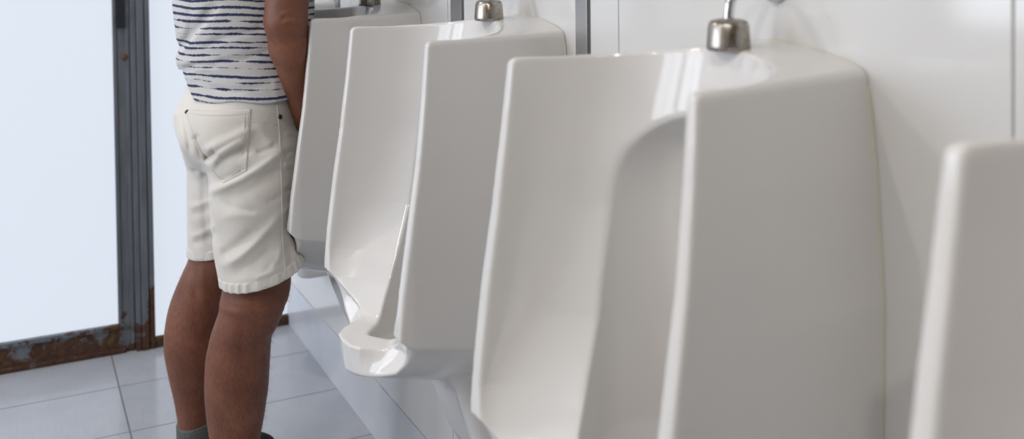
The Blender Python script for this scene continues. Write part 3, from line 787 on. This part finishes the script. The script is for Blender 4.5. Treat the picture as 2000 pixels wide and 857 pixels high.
# shirt
FOLD_T = foldmap([([(348, 118), (372, 96), (400, 64), (428, 36), (455, 22), (505, 12)], 9, .0075), ([(348, 96), (372, 72), (400, 36), (420, 12)], 10, -.007),
                  ([(356, 134), (385, 126), (425, 130)], 6, -.0045), ([(358, 124), (385, 112), (430, 106), (480, 96)], 6, .004), ([(362, 152), (390, 145), (410, 136)], 7, .004),
                  ([(395, 112), (440, 88), (490, 80), (528, 70)], 7, .0038), ([(400, 92), (440, 72), (490, 62), (525, 52)], 7, -.0038), ([(430, 52), (480, 42), (522, 34)], 8, .003),
                  ([(420, 118), (470, 118), (526, 100)], 6, -.0035), ([(400, 152), (450, 156), (525, 140)], 9, .003), ([(410, 172), (460, 178), (525, 166)], 7, -.0025),
                  ([(370, 10), (373, 40), (368, 70)], 8, -.003), ([(505, 20), (518, 48), (530, 84)], 8, .0035), ([(532, 95), (537, 140), (540, 200)], 3.5, .0028), ([(545, 120), (556, 150), (572, 176)], 7, .003)])
def f_shirt(x, y, z):
    o = loft(TOR, x, y, z, .0, None, 1.52, .03)
    for (S, E, s) in ((rSho, rElb, 1), (lSho, lElb, -1)):
        A = Vector(S); B = Vector(S).lerp(Vector(E), .72)
        o = smin(o, cone(x, y, z, A, B, .068, .064), .03)
    o = o-1.3*FOLD_T(x, y, z)
    o = o-.0015*warp(x*1.1+.2, y*1.1, z*1.3)
    for (S, E) in ((rSho, rElb), (lSho, lElb)):
        d = (Vector(E)-Vector(S)).normalized(); Q = Vector(S).lerp(Vector(E), .62)
        arm = cone(x, y, z, S, E, .10, .08)
        cut = (x-Q.x)*d.x+(y-Q.y)*d.y+(z-Q.z)*d.z
        # only trims the sleeve, not the torso
        tor = loft(TOR, x, y, z, .0)
        o = np.maximum(o, np.minimum(cut, tor-.0005))
    s = (x-cT[0])*RV.x+(y-cT[1])*RV.y
    fo = (x-cT[0])*FV.x+(y-cT[1])*FV.y
    hem = .970+.050*np.clip((-.85*fo-.53*s-.112)/.022, 0, 1.2)**1.3+.003*np.sin(s*40+fo*30)
    o = smax(o, hem-z, .003)
    inn = smax(loft(TOR, x, y, z, -.014), z-1.08, .02)
    o = smax(o, -inn, .002)
    o = smax(o, -(cone(x, y, z, LT(.0, 0, 1.40), LT(.03, 0, 1.60), .064, .070)), .004)
    return o
# hip relief so that the shirt hangs outside the shorts' waistband
shirt = build('t_shirt', f_shirt, (.20, 1.93, .94), (.70, 2.66, 1.56), .004, M['shirt'])
# socks and shoes
def f_sock(A_, st, h_):
    dv = Vector((math.cos(h_), math.sin(h_), 0))
    def f(x, y, z):
        o = loft(st, x, y, z, .004, None, .207, .004)
        o = smax(o, .10-z, .01)
        o = smin(o, cone(x, y, z, (A_.x, A_.y, .11), A_-Vector((0, 0, .035))-dv*.015, .038, .034), .015)
        o = smin(o, cone(x, y, z, A_-Vector((0, 0, .03)), A_+dv*.12-Vector((0, 0, .055)), .036, .026), .02)
        o = smax(o, z-.203-.16*((x-A_.x)*dv.x+(y-A_.y)*dv.y), .003)
        return o
    return f
def f_shoe(A_, h_):
    dv = Vector((math.cos(h_), math.sin(h_), 0)); rv = Vector((dv.y, -dv.x, 0))
    def f(x, y, z):
        f_ = (x-A_.x)*dv.x+(y-A_.y)*dv.y; s = (x-A_.x)*rv.x+(y-A_.y)*rv.y
        t = np.clip((f_+.07)/.31, 0, 1)
        w = ip(t, [0, .1, .3, .5, .7, .85, 1], [.030, .036, .037, .041, .047, .044, .030]); s = s-.006*np.sin(t*3)
        top = ip(t, [0, .08, .2, .35, .5, .7, .88, 1], [.085, .098, .090, .108, .104, .100, .096, .078])
        o = ((np.abs(s)/w)**2.6+(np.maximum(np.abs(f_-.085)-.06, 0)/.098)**2.4+1e-9)**(1/2.5)-1
        o = o*.036
        o = smax(o, ((z-.01)-(top-.01)*np.sqrt(np.clip(1.02-(np.abs(s)/(w*1.12))**2.4, .02, 1)))*.7, .018)
        o = smax(o, .012-z, .004)
        mouth = smax(np.sqrt((f_+.012)**2/1.35+(s)**2)-.033, .06-z, .01)
        return smax(o, -mouth, .006)
    return f
def f_sole(A_, h_):
    dv = Vector((math.cos(h_), math.sin(h_), 0)); rv = Vector((dv.y, -dv.x, 0))
    def f(x, y, z):
        f_ = (x-A_.x)*dv.x+(y-A_.y)*dv.y; s = (x-A_.x)*rv.x+(y-A_.y)*rv.y
        t = np.clip((f_+.07)/.31, 0, 1); w = ip(t, [0, .1, .3, .5, .7, .85, 1], [.033, .039, .039, .043, .05, .047, .033]); s = s-.006*np.sin(t*3)
        o = (((np.abs(s)/w)**2.6+(np.maximum(np.abs(f_-.085)-.06, 0)/.102)**2.4+1e-9)**(1/2.5)-1)*.036
        return smax(smax(o, z-.024, .004), .001-z, .003)
    return f
for A_, st, h_ in ((lAnk, LL, hl), (rAnk, RL, hr)):
    lo = (A_.x-.12, A_.y-.13, -.004); hi = (A_.x+.27, A_.y+.17, .22)
    build('sock', f_sock(A_, st, h_), lo, hi, .003, M['sock'])
    sh = build('shoe', f_shoe(A_, h_), lo, hi, .0035, M['shoe'])
    build('sole', f_sole(A_, h_), lo, hi, .0035, M['sole'], sh)
# leg hair: fine short strands
random.seed(4)
bm = bmesh.new(); me = body.data; npv = len(me.vertices)
co = np.empty(npv*3, np.float32); me.vertices.foreach_get('co', co); co = co.reshape(-1, 3)
nr = np.empty(npv*3, np.float32); me.vertex_normals.foreach_get('vector', nr); nr = nr.reshape(-1, 3)
sel = np.where((co[:, 2] > .20) & (co[:, 2] < .57))[0]; rs = np.random.RandomState(5); sel = rs.choice(sel, min(4200, len(sel)), replace=False)
for i in sel:
    p = Vector(co[i].tolist()); n = Vector(nr[i].tolist())
    if random.random() > .35+.65*max(0, n.dot(FV)+.35): continue
    L = random.uniform(.006, .014); d = (n*.55+Vector((random.uniform(-.3, .3), random.uniform(-.3, .3), -.9))).normalized()
    p = p+Vector((random.uniform(-.003, .003), random.uniform(-.003, .003), random.uniform(-.003, .003)))
    s = d.cross(n).normalized()*.00024; q = p-n*.0015; m1 = p+(d+n*.4).normalized()*L*.5; e = p+(d+n*.1).normalized()*L
    a = [bm.verts.new(v) for v in (q-s, q+s, m1+s*.7, m1-s*.7, e, q+n.normalized()*.00025, m1+n.normalized()*.0002)]
    bm.faces.new((a[0], a[1], a[2], a[3])); bm.faces.new((a[3], a[2], a[4]))
lh = link('leg_hair', bm, M['hair'], man); lh['kind'] = 'stuff'
